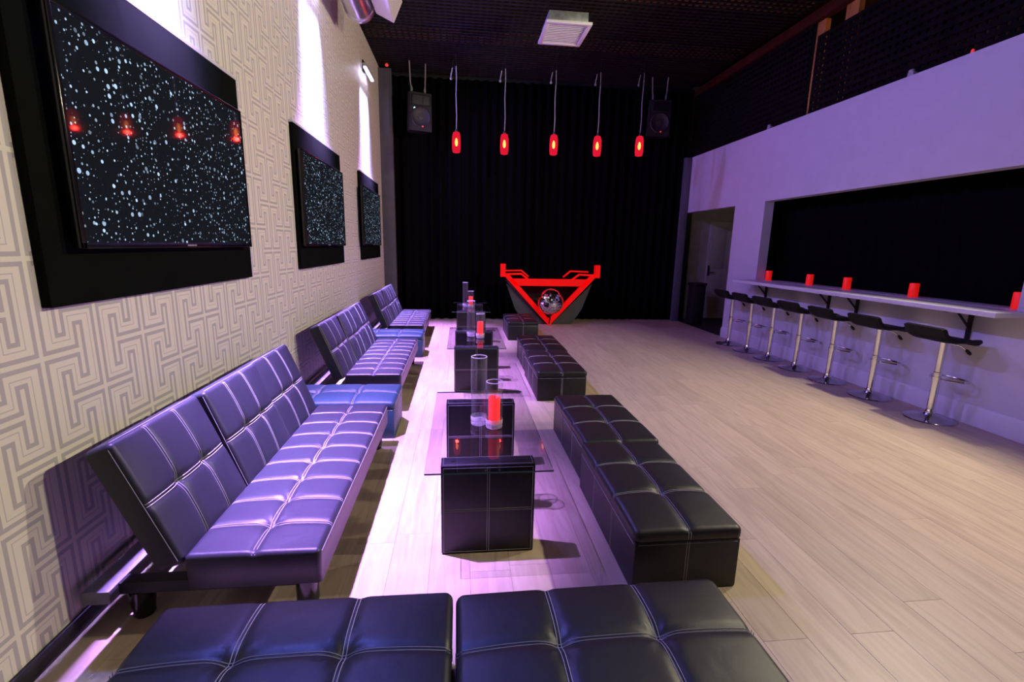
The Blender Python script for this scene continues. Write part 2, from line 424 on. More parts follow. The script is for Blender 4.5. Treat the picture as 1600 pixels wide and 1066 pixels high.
# ------------------------------------------------------------------ THE ROOM
XL, XR, YB, YF, ZC = -1.47, 4.58, 9.82, -1.6, 4.62
struct('floor', B().box(((XL + 7.4) / 2, (YB + YF) / 2, -0.06), (7.4 - XL + 0.4, YB - YF + 0.4, 0.10)), BLACKPAINT, 'pale oak plank floor')
floor = bpy.data.objects['floor']
NC = 32; pw = (XR - XL) / NC
rr = random.Random(3)
for c in range(NC):
    y = -0.6 - rr.random() * 1.3
    first = True
    while y < YB - 0.02:
        y1 = min(y + 1.45, YB)
        y0 = max(y, -0.6)
        if y1 - y0 > 0.02:
            b = B(); b.box((0, 0, -0.0055), (pw - 0.0007, y1 - y0 - 0.0007, 0.011), 0.0008, 1)
            o = b.build('plank', OAK, floor, smooth=False)
            o.location = (XL + pw * (c + 0.5), (y0 + y1) / 2, 0)
        y = y1
struct('wall_left', B().box((XL - 0.06, (YB + YF) / 2, ZC / 2), (0.12, YB - YF, ZC)), WALLPAPER, 'cream wall papered with a grey fret pattern')
struct('baseboard_left', B().box((XL + 0.008, (YB + YF) / 2, 0.035), (0.016, YB - YF - 0.3, 0.07), 0.003), BLACKPAINT, 'black skirting along the papered wall')
struct('wall_back', B().box(((XL + XR) / 2, YB + 0.06, ZC / 2), (XR - XL + 0.5, 0.12, ZC)), BLACKPAINT, 'black wall behind the curtain')
struct('wall_rear', B().box(((XL + XR) / 2, YF - 0.06, ZC / 2), (XR - XL + 0.5, 0.12, ZC)), BALCDARK, 'dark wall behind the viewer')
struct('ceiling', B().box(((XL + 7.4) / 2, (YB + YF) / 2, ZC + 0.16), (7.4 - XL + 0.3, YB - YF + 0.3, 0.1)), CEILDARK, 'dark boarded ceiling above a black lattice')
ceil = bpy.data.objects['ceiling']

# right wall with the doorway and the bar opening
WT = 0.15; ZP = 3.29
DY0, DY1, DZ = 7.80, 9.44, 2.228
OY0, OY1, OZ0, OZ1 = 3.43, 7.00, 1.02, 2.235
b = B()
def slab(y0, y1, z0, z1): b.box((XR + WT / 2, (y0 + y1) / 2, (z0 + z1) / 2), (WT, y1 - y0, z1 - z0))
slab(YF, OY0, 0, ZP); slab(OY0, OY1, 0, OZ0); slab(OY0, OY1, OZ1, ZP); slab(OY1, DY0, 0, ZP); slab(DY0, DY1, DZ, ZP); slab(DY1, YB, DZ, ZP)
struct('wall_right', b, WHITEWALL, 'white wall with a bar opening and a dark doorway', smooth=False)
b = B()
b.prism([(0, 0), (0.022, 0), (0.022, 0.135), (0.018, 0.142), (0.018, 0.150), (0.010, 0.168), (0.004, 0.178), (0, 0.178)], lambda p, s: (XR - p[0], (YF, DY0)[s], p[1]))
struct('baseboard_right', b, WHITETRIM, 'tall moulded white skirting board below the bar')
struct('trim_1', B().box((4.505, 9.55, 1.64), (0.13, 0.10, 3.28), 0.004), GREYPAINT, 'grey upright post between curtain and doorway')
struct('trim_2', B().box((-1.355, 9.50, ZC / 2 - 0.03), (0.23, 0.12, ZC - 0.06), 0.004), GREYPAINT, 'grey upright post where papered wall meets the curtain')

# passage behind the doorway
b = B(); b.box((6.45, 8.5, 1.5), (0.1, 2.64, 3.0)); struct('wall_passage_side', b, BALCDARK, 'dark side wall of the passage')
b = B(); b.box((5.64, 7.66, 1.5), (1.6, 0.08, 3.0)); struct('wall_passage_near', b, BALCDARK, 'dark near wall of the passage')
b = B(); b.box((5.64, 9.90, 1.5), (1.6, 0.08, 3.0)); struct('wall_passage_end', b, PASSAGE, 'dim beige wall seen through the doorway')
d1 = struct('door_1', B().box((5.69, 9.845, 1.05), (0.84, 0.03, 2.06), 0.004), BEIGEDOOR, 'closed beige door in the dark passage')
for xx in (5.48, 5.90):
    for z0, z1 in ((0.15, 0.95), (1.10, 1.95)):
        B().box((xx, 9.826, (z0 + z1) / 2), (0.32, 0.012, z1 - z0), 0.005).build('door_panel', BEIGEDOOR, d1)
hb = B(); hb.cyl((5.32, 9.83, 1.02), (5.32, 9.785, 1.02), 0.012); hb.cyl((5.31, 9.79, 1.02), (5.43, 9.79, 1.02), 0.010); hb.box((5.32, 9.826, 1.06), (0.05, 0.012, 0.22), 0.004); hb.build('handle', DARKCHROME, d1)
bin_ = thing('waste_bin', (4.79, 9.23, 0), 'tall black bin standing inside the dark doorway', 'bin')
B().box((0, 0, 0.39), (0.25, 0.27, 0.78), 0.02).build('body', BLACKPAINT, bin_)
B().box((0, 0, 0.81), (0.28, 0.30, 0.06), 0.02).build('lid', BLACKPAINT, bin_)

# balcony behind and above the right wall
struct('floor_balcony', B().box((6.0, 4.1, 3.13), (2.33, YB - YF, 0.10)), BALCDARK, 'balcony floor')
struct('wall_balcony', B().box((7.3, 4.1, 3.9), (0.12, YB - YF, 1.62)), BALCDARK, 'dark green-grey wall at the back of the balcony')
struct('trim_3', B().box((4.66, 4.1, 4.52), (0.11, YB - YF - 0.1, 0.13), 0.004), REDBEAM, 'red-brown beam running along the ceiling above the balcony')
bs = thing('balcony_screen', (4.66, 6.0, ZP + 0.003), 'black square lattice screen with orange timber posts above the white balcony wall', 'screen')
def lattice_panel(y0, y1, z1, nm='lattice_panel'):
    b = B(); p = 0.085; t = 0.050
    ny = int((y1 - y0) / p); nz = int(z1 / p)
    for i in range(ny + 1): b.box((0, y0 + i * (y1 - y0) / ny, z1 / 2), (0.012, t, z1))
    for j in range(nz + 1): b.box((-0.014, (y0 + y1) / 2, 0.03 + j * (z1 - 0.06) / nz), (0.012, y1 - y0, t))
    o = b.build(nm, LATTICE, bs, smooth=False); o['kind'] = 'stuff'; return o
lattice_panel(0.50, 3.75, 1.16); lattice_panel(-7.4, 0.39, 0.975)
for yy in (0.43, -0.10):
    B().box((0.052, yy, 0.58), (0.07, 0.20, 1.16), 0.004).build('post', ORANGEWOOD, bs)
for k, (yy, mm) in enumerate(((1.15, GREYPRINT), (-1.15, GREYPRINT))):
    c = B(); c.box((0, 0, 0.02), (0.05, 0.07, 0.04), 0.006); c.box((-0.012, 0, 0.05), (0.03, 0.05, 0.03), 0.006)
    o = c.build('cable_clip', mm); o.location = (XR + 0.03, 6.0 + yy, ZP)
    tag(o, ['small grey clip on the balcony wall ledge, the farther one', 'small grey clip on the balcony wall ledge, the nearer one'][k], 'clip', 'clips on the balcony ledge')
c = B(); c.lathe([(0.012, 0), (0.014, 0.008), (0.014, 0.03), (0.010, 0.045), (0.003, 0.05)], 12)
o = c.build('signal_lamp', REDLED); o.location = (XR + 0.05, 4.28, ZP); tag(o, 'tiny red lamp on the balcony wall ledge', 'lamp')

# ceiling lattice: three boards' worth of crossed black slats, deeper ribs between them
b = B(); p = 0.095
n = int((XR - XL) / p)
for i in range(n + 1):
    b.box((XL + 0.02 + i * (XR - XL - 0.04) / n, (YB + 2.6) / 2, ZC + 0.012), (0.030, YB - 2.6, 0.012))
n = int((YB - 2.6) / p)
for j in range(n + 1):
    b.box(((XL + XR) / 2, 2.6 + j * (YB - 2.6) / n, ZC - 0.002), (XR - XL - 0.02, 0.034, 0.014))
o = b.build('lattice_slats', CEILLAT, ceil, smooth=False); o['kind'] = 'stuff'
for yy in (3.4, 5.0, 6.6, 8.2):
    B().box(((XL + XR) / 2, yy, ZC + 0.055), (XR - XL - 0.02, 0.30, 0.07)).build('joist', ORANGEWOOD, ceil, smooth=False)

# back curtain and bar curtain
def curtain(name, p0, p1, z0, z1, nf, amp, label, seed):
    r_ = random.Random(seed); p0, p1 = Vector(p0), Vector(p1); d = p1 - p0; L = d.length; t = d / L
    nrm = Vector((-t.y, t.x, 0)); b = B(); n = nf * 10; cols = []
    ph = [r_.uniform(0.6, 1.4) for _ in range(nf + 1)]
    for i in range(n + 1):
        s = i / n; k = s * nf; a = amp * ph[int(k) if k < nf else nf]
        off = a * math.sin(2 * PI * k) + 0.3 * amp * math.sin(5.1 * k)
        col = []
        for j in range(7):
            f = j / 6; z = z0 + (z1 - z0) * f
            col.append(b.bm.verts.new(p0 + t * (s * L) + nrm * off * (1.15 - 0.35 * f) + Vector((0, 0, z))))
        cols.append(col)
    for a, c in zip(cols, cols[1:]):
        for j in range(6): b.bm.faces.new((a[j], c[j], c[j + 1], a[j + 1]))
    o = b.build(name, BLACKCLOTH, None, angle=80); tag(o, label, 'curtain')
    sm = o.modifiers.new('thickness', 'SOLIDIFY'); sm.thickness = 0.004
    return o
curtain('stage_curtain', (-1.38, 9.70, 0), (4.50, 9.70, 0), 0.012, 4.52, 34, 0.042, 'full-height black pleated curtain across the end of the room', 2)
curtain('bar_curtain', (5.02, 7.55, 0), (5.02, 3.15, 0), 0.012, 2.62, 22, 0.026, 'black pleated curtain filling the opening behind the bar ledge', 5)

# ------------------------------------------------------------------ TV boards and televisions
TVY = [(1.82, 3.48), (4.53, 6.15), (7.28, 8.86)]
wl = ['nearest', 'middle', 'farthest']
for k, (y0, y1) in enumerate(TVY):
    yc = (y0 + y1) / 2
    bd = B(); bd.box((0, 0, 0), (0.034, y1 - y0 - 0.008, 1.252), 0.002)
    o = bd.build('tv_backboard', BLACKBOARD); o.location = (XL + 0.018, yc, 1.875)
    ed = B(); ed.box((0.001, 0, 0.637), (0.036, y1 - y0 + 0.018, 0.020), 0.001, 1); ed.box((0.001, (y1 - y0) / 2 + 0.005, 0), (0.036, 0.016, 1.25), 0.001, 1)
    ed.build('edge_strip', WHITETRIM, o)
    tag(o, f'black board fixed to the papered wall behind the {wl[k]} television', 'board', 'boards behind the televisions')
    tv = thing('television', (XL + 0.075, (1.925 + 3.36) / 2 if k == 0 else (4.53 + 5.99) / 2 if k == 1 else (7.16 + 8.60) / 2, 1.455),
               f'{wl[k]} of three wall televisions, its screen showing white stars on black', 'television', 'televisions on the papered wall')
    tw = (1.435, 1.46, 1.44)[k]; th = 0.835
    B().box((-0.0265, 0, th / 2), (0.024, 0.5, 0.4), 0.004).build('wall_bracket', BLACKMETAL, tv)
    B().box((0.0, 0, th / 2), (0.030, tw, th), 0.006).build('back_shell', BLACKGLOSS, tv)
    bz = B(); e = 0.024; X = 0.018
    bz.box((X, 0, th - 0.009), (0.010, tw, 0.018), 0.003); bz.box((X, 0, e / 2), (0.010, tw, e), 0.003)
    for s in (-1, 1): bz.box((X, s * (tw / 2 - 0.009), th / 2), (0.010, 0.018, th), 0.003)
    f = bz.build('bezel', BLACKGLOSS, tv)
    lg = B()
    for q in range(7): lg.box((X + 0.0055, -0.036 + q * 0.012, e / 2), (0.001, 0.008, 0.008))
    lg.build('maker_mark', GREYPRINT, f, smooth=False)
    sc = B(); sc.box((0, 0, 0), (0.006, tw - 0.036, th - 0.042))
    so = sc.build('screen', STARS, tv, smooth=False); so.location = (0.0155, 0, th / 2 + 0.003)

# ------------------------------------------------------------------ LED wall washers
for k, yc in enumerate((2.65, 5.36, 8.02)):
    t = thing('wall_washer', (XL, yc, 4.0), f'white glowing LED bar light on the wall above the {wl[k]} television', 'wall light', 'LED bars above the televisions')
    br = B(); br.box((0.012, 0, 0.10), (0.02, 0.10, 0.16), 0.003); br.box((0.045, 0, 0.055), (0.06, 0.03, 0.02), 0.003); br.build('bracket', BLACKMETAL, t)
    B().box((0.085, 0, 0.030), (0.055, 0.64, 0.045), 0.008).build('housing', GREYPRINT, t)
    B().box((0.085, 0, -0.004), (0.042, 0.60, 0.022), 0.006).build('led_diffuser', LEDWHITE, t)
    a = add_light('wall_washer_beam', 'AREA', (XL + 0.085, yc, 3.975), 44, (0.38, 0.38, 1.0), None, shape='RECTANGLE', size=0.035, size_y=0.56, spread=math.radians(34))
    a.rotation_euler = (0, math.radians(2), 0)
    add_light('wall_washer_spot', 'SPOT', (XL + 0.10, yc, 3.96), (8000, 6800, 6300)[k], (0.48, 0.24, 1.0), (-0.80, yc + (0.0, -0.22, -0.25)[k], 0.3), spot_size=math.radians((42, 52, 52)[k]), spot_blend=1.0, shadow_soft_size=0.02)
    add_light('wall_washer_flood', 'SPOT', (XL + 0.10, yc, 3.96), (240, 290, 270)[k], (0.23, 0.16, 1.0), (3.4, yc - 0.6, 1.3), spot_size=math.radians(140), spot_blend=0.6, shadow_soft_size=0.02)
    if k == 0:
        add_light('wall_washer_blue', 'SPOT', (XL + 0.10, yc - 0.2, 3.96), 420, (0.05, 0.13, 1.0), (-0.5, 0.9, 0.3), spot_size=math.radians(46), spot_blend=1.0, shadow_soft_size=0.02)

# floodlights on the beam, out of view on the right
for k, (p, tg) in enumerate(FLOODS):
    f = thing('floodlight', (4.57, p[1], 3.50), f'black floodlight clamped to the balcony wall ledge, the {("nearer", "farther")[k]} one', 'floodlight', 'floodlights on the balcony ledge')
    B().box((0.01, 0, 0.03), (0.10, 0.18, 0.13), 0.01).build('housing', BLACKMETAL, f)
    yk = B(); yk.tube([(0.02, -0.10, 0.03), (0.03, -0.10, -0.10), (0.03, -0.09, -0.195), (0.03, 0.09, -0.195), (0.03, 0.10, -0.10), (0.02, 0.10, 0.03)], 0.008); yk.box((0.03, 0, -0.199), (0.05, 0.06, 0.012), 0.002)
    yk.build('yoke', BLACKMETAL, f)

# ------------------------------------------------------------------ benches (storage ottomans)
OL, OW, OBH, OT = 0.955, 0.50, 0.245, 0.072
def make_bench(name, label, leath, group):
    t = thing(name, (0, 0, 0), label, 'ottoman', group)
    b = B(); b.box((0, 0, OBH / 2), (OL - 0.012, OW - 0.012, OBH), 0.008)
    body = b.build('body', leath, t)
    s = B()
    for sx in (-1, 1):      # end faces: one seam down the middle, a line under the lid
        X = sx * ((OL - 0.012) / 2 + 0.0004)
        for dy in (-0.0055, 0.0055): ribbon(s, [(X, dy, 0.006), (X, dy, OBH - 0.006)], (sx, 0, 0), (0, 1, 0), 0.0014)
        ribbon(s, [(X, -OW / 2 + 0.02, OBH - 0.014), (X, OW / 2 - 0.02, OBH - 0.014)], (sx, 0, 0), (0, 0, 1), 0.0012)
    for sy in (-1, 1):
        Y = sy * ((OW - 0.012) / 2 + 0.0004)
        for q in (-1, 1):
            for dx in (-0.0055, 0.0055): ribbon(s, [(q * OL / 6 + dx, Y, 0.006), (q * OL / 6 + dx, Y, OBH - 0.006)], (0, sy, 0), (1, 0, 0), 0.0014)
        ribbon(s, [(-OL / 2 + 0.02, Y, OBH - 0.014), (OL / 2 - 0.02, Y, OBH - 0.014)], (0, sy, 0), (0, 0, 1), 0.0012)
    s.build('stitching', THREAD, body, smooth=False, normals=False)
    b = B(); h = pad(b, OL, OW, OT, 3, 2, 0.026, 0.024, 0.03)
    M = Matrix.Translation((0, 0, OBH + 0.002))
    lid = b.build('lid', leath, t, M=M, angle=60)
    s = B(); pad_stitch(s, h, OL, OW, 3, 2)
    for sx in (-1, 1):
        for dy in (-0.0055, 0.0055): ribbon(s, [(sx * (OL / 2 + 0.0004), dy, 0.008), (sx * (OL / 2 + 0.0004), dy, OT - 0.03)], (sx, 0, 0), (0, 1, 0), 0.0016)
    s.build('stitching', THREAD, lid, M=M, smooth=False, normals=False)
    return t
GB = 'black tufted storage ottomans'
bench = make_bench('storage_ottoman', 'black tufted ottoman in the row by the dance floor, the one nearest the camera', LEATHER, GB)
bench.location = (0.995, 1.765 + OL / 2, 0); bench.rotation_euler = (0, 0, PI / 2)
copy_tree(bench, (1.015, 2.725 + OL / 2, 0), 'black tufted ottoman pushed against the nearest one of the row by the dance floor', PI / 2 + 0.01)
copy_tree(bench, (0.990, 4.40 + OL / 2, 0), 'black tufted ottoman beside the middle glass table, nearer half of the joined pair', PI / 2)
copy_tree(bench, (1.010, 5.36 + OL / 2, 0), 'black tufted ottoman beside the middle glass table, farther half of the joined pair', PI / 2)
copy_tree(bench, (1.00, 7.45 + OL / 2, 0), 'single black tufted ottoman farthest away, in front of the red booth', PI / 2)
copy_tree(bench, (-0.505, 1.235, 0), 'black tufted ottoman at the bottom edge, left one by the papered wall', 0.0)
copy_tree(bench, (0.462, 1.222, 0), 'black tufted ottoman at the bottom edge, right one by the dance floor', 0.01)
GN = 'blue-lit black ottomans between the sofas'
nb = make_bench('storage_ottoman', 'black leather ottoman tinted as if lit blue, set between the nearest and the middle sofa', BLUELITLEATHER, GN)
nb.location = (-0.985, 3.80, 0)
copy_tree(nb, (-0.985, 6.53, 0), 'black leather ottoman tinted as if lit blue, set between the middle and the farthest sofa', 0.0)

# ------------------------------------------------------------------ sofas
SL = 1.74
def make_sofa(label):
    t = thing('futon_sofa', (0, 0, 0), label, 'sofa', 'black split-back sofas along the papered wall')
    # local: x across (0 = wall face), y along, z up
    Wd, T = 0.50, 0.165
    b = B(); h = pad(b, SL, Wd, T, 9, 2, 0.022, 0.02, 0.02)
    M = Matrix(((0, -1, 0, 0.675), (1, 0, 0, 0), (0, 0, 1, 0.175), (0, 0, 0, 1)))
    seat = b.build('seat', SOFALEATHER, t, M=M, angle=60)
    s = B(); pad_stitch(s, h, SL, Wd, 9, 2, 0.006, 0.0018)
    for sy in (-1, 1): ribbon(s, [(-SL / 2 + 0.02, sy * (Wd / 2 + 0.0004), T - 0.032), (SL / 2 - 0.02, sy * (Wd / 2 + 0.0004), T - 0.032)], (0, sy, 0), (0, 0, 1), 0.0014)
    s.build('stitching', THREAD, seat, M=M, smooth=False, normals=False)
    H, BT = 0.53, 0.115
    for k in range(3):
        PLn = SL / 3 - 0.006
        ang = math.radians((21.8, 19.6, 21.2)[k]); c_, s_ = math.cos(ang), math.sin(ang)
        b = B(); h = pad(b, PLn, H, BT, 3, 2, 0.022, 0.02, 0.02)
        yc = -SL / 2 + SL * (k + 0.5) / 3
        # front lower edge at (0.425, .335)
        Fx, Fz = 0.441 + (0.0, 0.010, 0.002)[k], 0.295
        ox = Fx - s_ * H / 2 - c_ * BT; oz = Fz + c_ * H / 2 - s_ * BT
        M = Matrix(((0, -s_, c_, ox), (1, 0, 0, yc), (0, c_, s_, oz), (0, 0, 0, 1)))
        bk = b.build('backrest', SOFALEATHER, t, M=M, angle=60)
        s = B(); pad_stitch(s, h, PLn, H, 3, 2, 0.006, 0.0018)
        for sy in (-1, 1): ribbon(s, [(-PLn / 2 + 0.02, sy * (H / 2 + 0.0004), BT - 0.03), (PLn / 2 - 0.02, sy * (H / 2 + 0.0004), BT - 0.03)], (0, sy, 0), (0, 0, 1), 0.0014)
        for sx in (-1, 1): ribbon(s, [(sx * (PLn / 2 + 0.0004), -H / 2 + 0.02, BT - 0.03), (sx * (PLn / 2 + 0.0004), H / 2 - 0.02, BT - 0.03)], (sx, 0, 0), (0, 0, 1), 0.0014)
        s.build('stitching', THREAD, bk, M=M, smooth=False, normals=False)
    b = B()
    b.box((0.47, -SL / 2 + 0.10, 0.145), (0.80, 0.06, 0.05), 0.004); b.box((0.47, SL / 2 - 0.10, 0.145), (0.80, 0.06, 0.05), 0.004)
    b.box((0.66, 0, 0.145), (0.06, SL - 0.16, 0.05), 0.004)
    b.build('base_frame', BLACKPAINT, t)
    B().box((0.085, 0, 0.145), (0.10, SL - 0.04, 0.055), 0.004).build('rear_rail', RAILGREY, t)
    for sy in (-1, 1):
        for x in (0.19, 0.845):
            b = B()
            b.lathe([(0.034, 0), (0.038, 0.006), (0.038, 0.03), (0.044, 0.06), (0.044, 0.12 if x < 0.5 else 0.172)], 20, (x, sy * (SL / 2 - (0.11 if x < 0.5 else 0.07)), 0))
            b.build('leg', BLACKGLOSS, t)
    return t
sofa = make_sofa('black tufted split-back sofa nearest the camera beside the papered wall')
sofa.location = (XL, 1.71 + SL / 2, 0)
copy_tree(sofa, (XL, 4.27 + SL / 2, 0), 'black tufted sofa in the middle, between the two blue-lit ottomans')
copy_tree(sofa, (XL, 6.98 + SL / 2, 0), 'black tufted sofa farthest away, at the end of the papered wall by the curtain')

# ------------------------------------------------------------------ glass tables, vases, candles
TW = 0.455
def make_table(label):
    t = thing('coffee_table', (0, 0, 0), label, 'table', 'glass coffee tables on black blocks')
    for yb in (0.135, 1.035):
        b = B(); b.box((0, yb, 0.235), (TW, 0.10, 0.468), 0.006)
        leg = b.build('block_leg', LEATHER, t)
        s = B()
        for sy in (-1, 1):
            Y = yb + sy * 0.0504; i_ = 0.012
            c4 = [(-TW / 2 + i_, 0.012), (TW / 2 - i_, 0.012), (TW / 2 - i_, 0.456), (-TW / 2 + i_, 0.456)]
            for a, c in zip(c4, c4[1:] + c4[:1]):
                ribbon(s, [(a[0], Y, a[1]), (c[0], Y, c[1])], (0, sy, 0), (0, 0, 1) if a[1] == c[1] else (1, 0, 0), 0.0010)
            for d in (-0.005, 0.005):
                ribbon(s, [(d, Y, 0.012), (d, Y, 0.456)], (0, sy, 0), (1, 0, 0), 0.0010)
                ribbon(s, [(-TW / 2 + i_, Y, 0.235 + d), (TW / 2 - i_, Y, 0.235 + d)], (0, sy, 0), (0, 0, 1), 0.0010)
        for sx in (-1, 1):
            ribbon(s, [(sx * (TW / 2 - 0.012), yb - 0.04, 0.4695), (sx * (TW / 2 - 0.012), yb + 0.04, 0.4695)], (0, 0, 1), (1, 0, 0), 0.0010)
        for dy in (-0.04, 0.04): ribbon(s, [(-TW / 2 + 0.012, yb + dy, 0.4695), (TW / 2 - 0.012, yb + dy, 0.4695)], (0, 0, 1), (0, 1, 0), 0.0010)
        s.build('stitching', THREAD, leg, smooth=False, normals=False)
    b = B(); b.box((0, 0.60, 0.4765), (0.595, 1.22, 0.010), 0.001, 1)
    o = b.build('glass_top', [TABLEGLASS, GLASSEDGE], t, smooth=False)
    for f in o.data.polygons:
        if abs(f.normal.z) < 0.5: f.material_index = 1
    for yb in (0.135, 1.035):
        for x in (-0.17, 0.17):
            B().lathe([(0.010, 0.4692), (0.010, 0.4714)], 12, (x, yb, 0)).build('rubber_pad', BLACKPLASTIC, t)
    return t
tb = make_table('glass-topped coffee table on black stitched blocks, nearest the camera')
tb.location = (0.132, 2.015, 0)
copy_tree(tb, (0.160, 4.66, 0), 'glass-topped coffee table on black stitched blocks, the middle one')
copy_tree(tb, (0.160, 7.30, 0), 'glass-topped coffee table on black stitched blocks, farthest away near the curtain')
ZT = 0.4818
def make_vase(r, hh, label):
    t = thing('glass_vase', (0, 0, 0), label, 'vase', 'glass cylinder vases on the tables')
    b = B(); b.lathe([(r, 0.022), (r, hh - 0.001), (r - 0.001, hh), (r - 0.003, hh), (r - 0.004, hh - 0.001), (r - 0.004, 0.030)], 28, cap=False)
    b.build('wall', VASEGLASS, t)
    b = B(); b.tube([((r - 0.002) * math.cos(2 * PI * i / 32), (r - 0.002) * math.sin(2 * PI * i / 32), hh + 0.0005) for i in range(32)], 0.0028, 8, True)
    b.build('rim', VASERIM, t)
    b = B(); b.lathe([(r + 0.0002, 0.031), (r + 0.0009, 0.04), (r + 0.0009, 0.05), (r + 0.0002, 0.055)], 28, cap=False); b.build('foot_ring', VASERIM, t)
    b = B(); b.lathe([(r * 0.80, 0), (r * 0.96, 0.004), (r, 0.012), (r, 0.022), (r * 0.94, 0.030), (r * 0.5, 0.027), (0.002, 0.026)], 28)
    b.build('base', VASEBASE, t)
    return t
def make_candle(r, hh, name, label, wax, group):
    t = thing(name, (0, 0, 0), label, 'candle', group)
    b = B(); b.lathe([(r * 0.96, 0), (r, 0.004), (r, hh - 0.006), (r * 0.92, hh), (r * 0.7, hh - 0.004), (r * 0.3, hh - 0.010), (0.002, hh - 0.012)], 24)
    b.build('wax', wax, t)
    b = B(); b.tube([(0, 0, hh - 0.012), (0.001, 0, hh - 0.004), (0.003, 0, hh + 0.005)], 0.0016, 6); b.build('wick', BLACKPAINT, t)
    return t
vt = make_vase(0.0455, 0.40, 'tall empty glass cylinder vase on the nearest glass table'); vt.location = (0.103, 2.60, ZT)
vsht = make_vase(0.0475, 0.27, 'shorter glass cylinder vase holding a red candle on the nearest glass table'); vsht.location = (0.188, 2.545, ZT)
vc = make_candle(0.033, 0.152, 'pillar_candle', 'glowing red pillar candle inside the shorter vase on the nearest table', REDWAXLIT, 'red candles in the table vases'); vc.location = (0.188, 2.545, ZT + 0.0305)
copy_tree(vt, (0.115, 5.30, ZT), 'tall empty glass cylinder vase on the middle glass table')
copy_tree(vsht, (0.215, 5.20, ZT), 'shorter glass cylinder vase holding a red candle on the middle glass table')
copy_tree(vc, (0.215, 5.20, ZT + 0.0305), 'glowing red pillar candle inside the shorter vase on the middle table')
copy_tree(vt, (0.075, 7.92, ZT), 'tall empty glass cylinder vase on the farthest glass table')
copy_tree(vsht, (0.165, 7.80, ZT), 'shorter glass cylinder vase holding a red candle on the farthest glass table')
copy_tree(vc, (0.165, 7.80, ZT + 0.0305), 'glowing red pillar candle inside the shorter vase on the farthest table')

# ------------------------------------------------------------------ bar ledge with candles and stools
bar = thing('bar_counter', (4.22, 5.15, 0), 'long white bar ledge running through the wall opening on black brackets', 'counter')
y0, y1 = 3.30 - 5.15, 7.04 - 5.15
b = B(); b.box((0.17, (y0 + y1) / 2, 1.034), (0.34, y1 - y0, 0.042), 0.004); b.build('ledge', WHITETRIM, bar)
b = B(); b.box((0.535, (OY0 + OY1) / 2 - 5.15, 1.034), (0.37, OY1 - OY0 - 0.02, 0.042), 0.003); b.build('sill_board', WHITETRIM, bar)
for yy in (6.69, 5.44, 5.01, 3.76):
    b = B(); Yl = yy - 5.15
    b.box((0.345, Yl, 0.86), (0.012, 0.040, 0.28), 0.002); b.box((0.21, Yl, 1.006), (0.27, 0.035, 0.012), 0.002)
    b.tube([(0.338, Yl, 0.86), (0.30, Yl, 0.90), (0.24, Yl, 0.96), (0.20, Yl, 1.0)], 0.010, 8)
    b.build('bracket', BLACKMETAL, bar)
cl = ['by the far end of the opening', 'second from the far end', 'in the middle of the row', 'second from the near end', 'at the near end of the ledge']
cb = None
for k, yy in enumerate((6.90, 6.02, 5.38, 4.50, 3.54)):
    lab = f'red pillar candle on the white bar ledge, {cl[k]}'
    p = (4.72, yy, 1.0555)
    if cb is None: cb = make_candle(0.043, 0.145, 'bar_candle', lab, REDWAX, 'red candles on the bar ledge'); cb.location = p
    else: copy_tree(cb, p, lab)

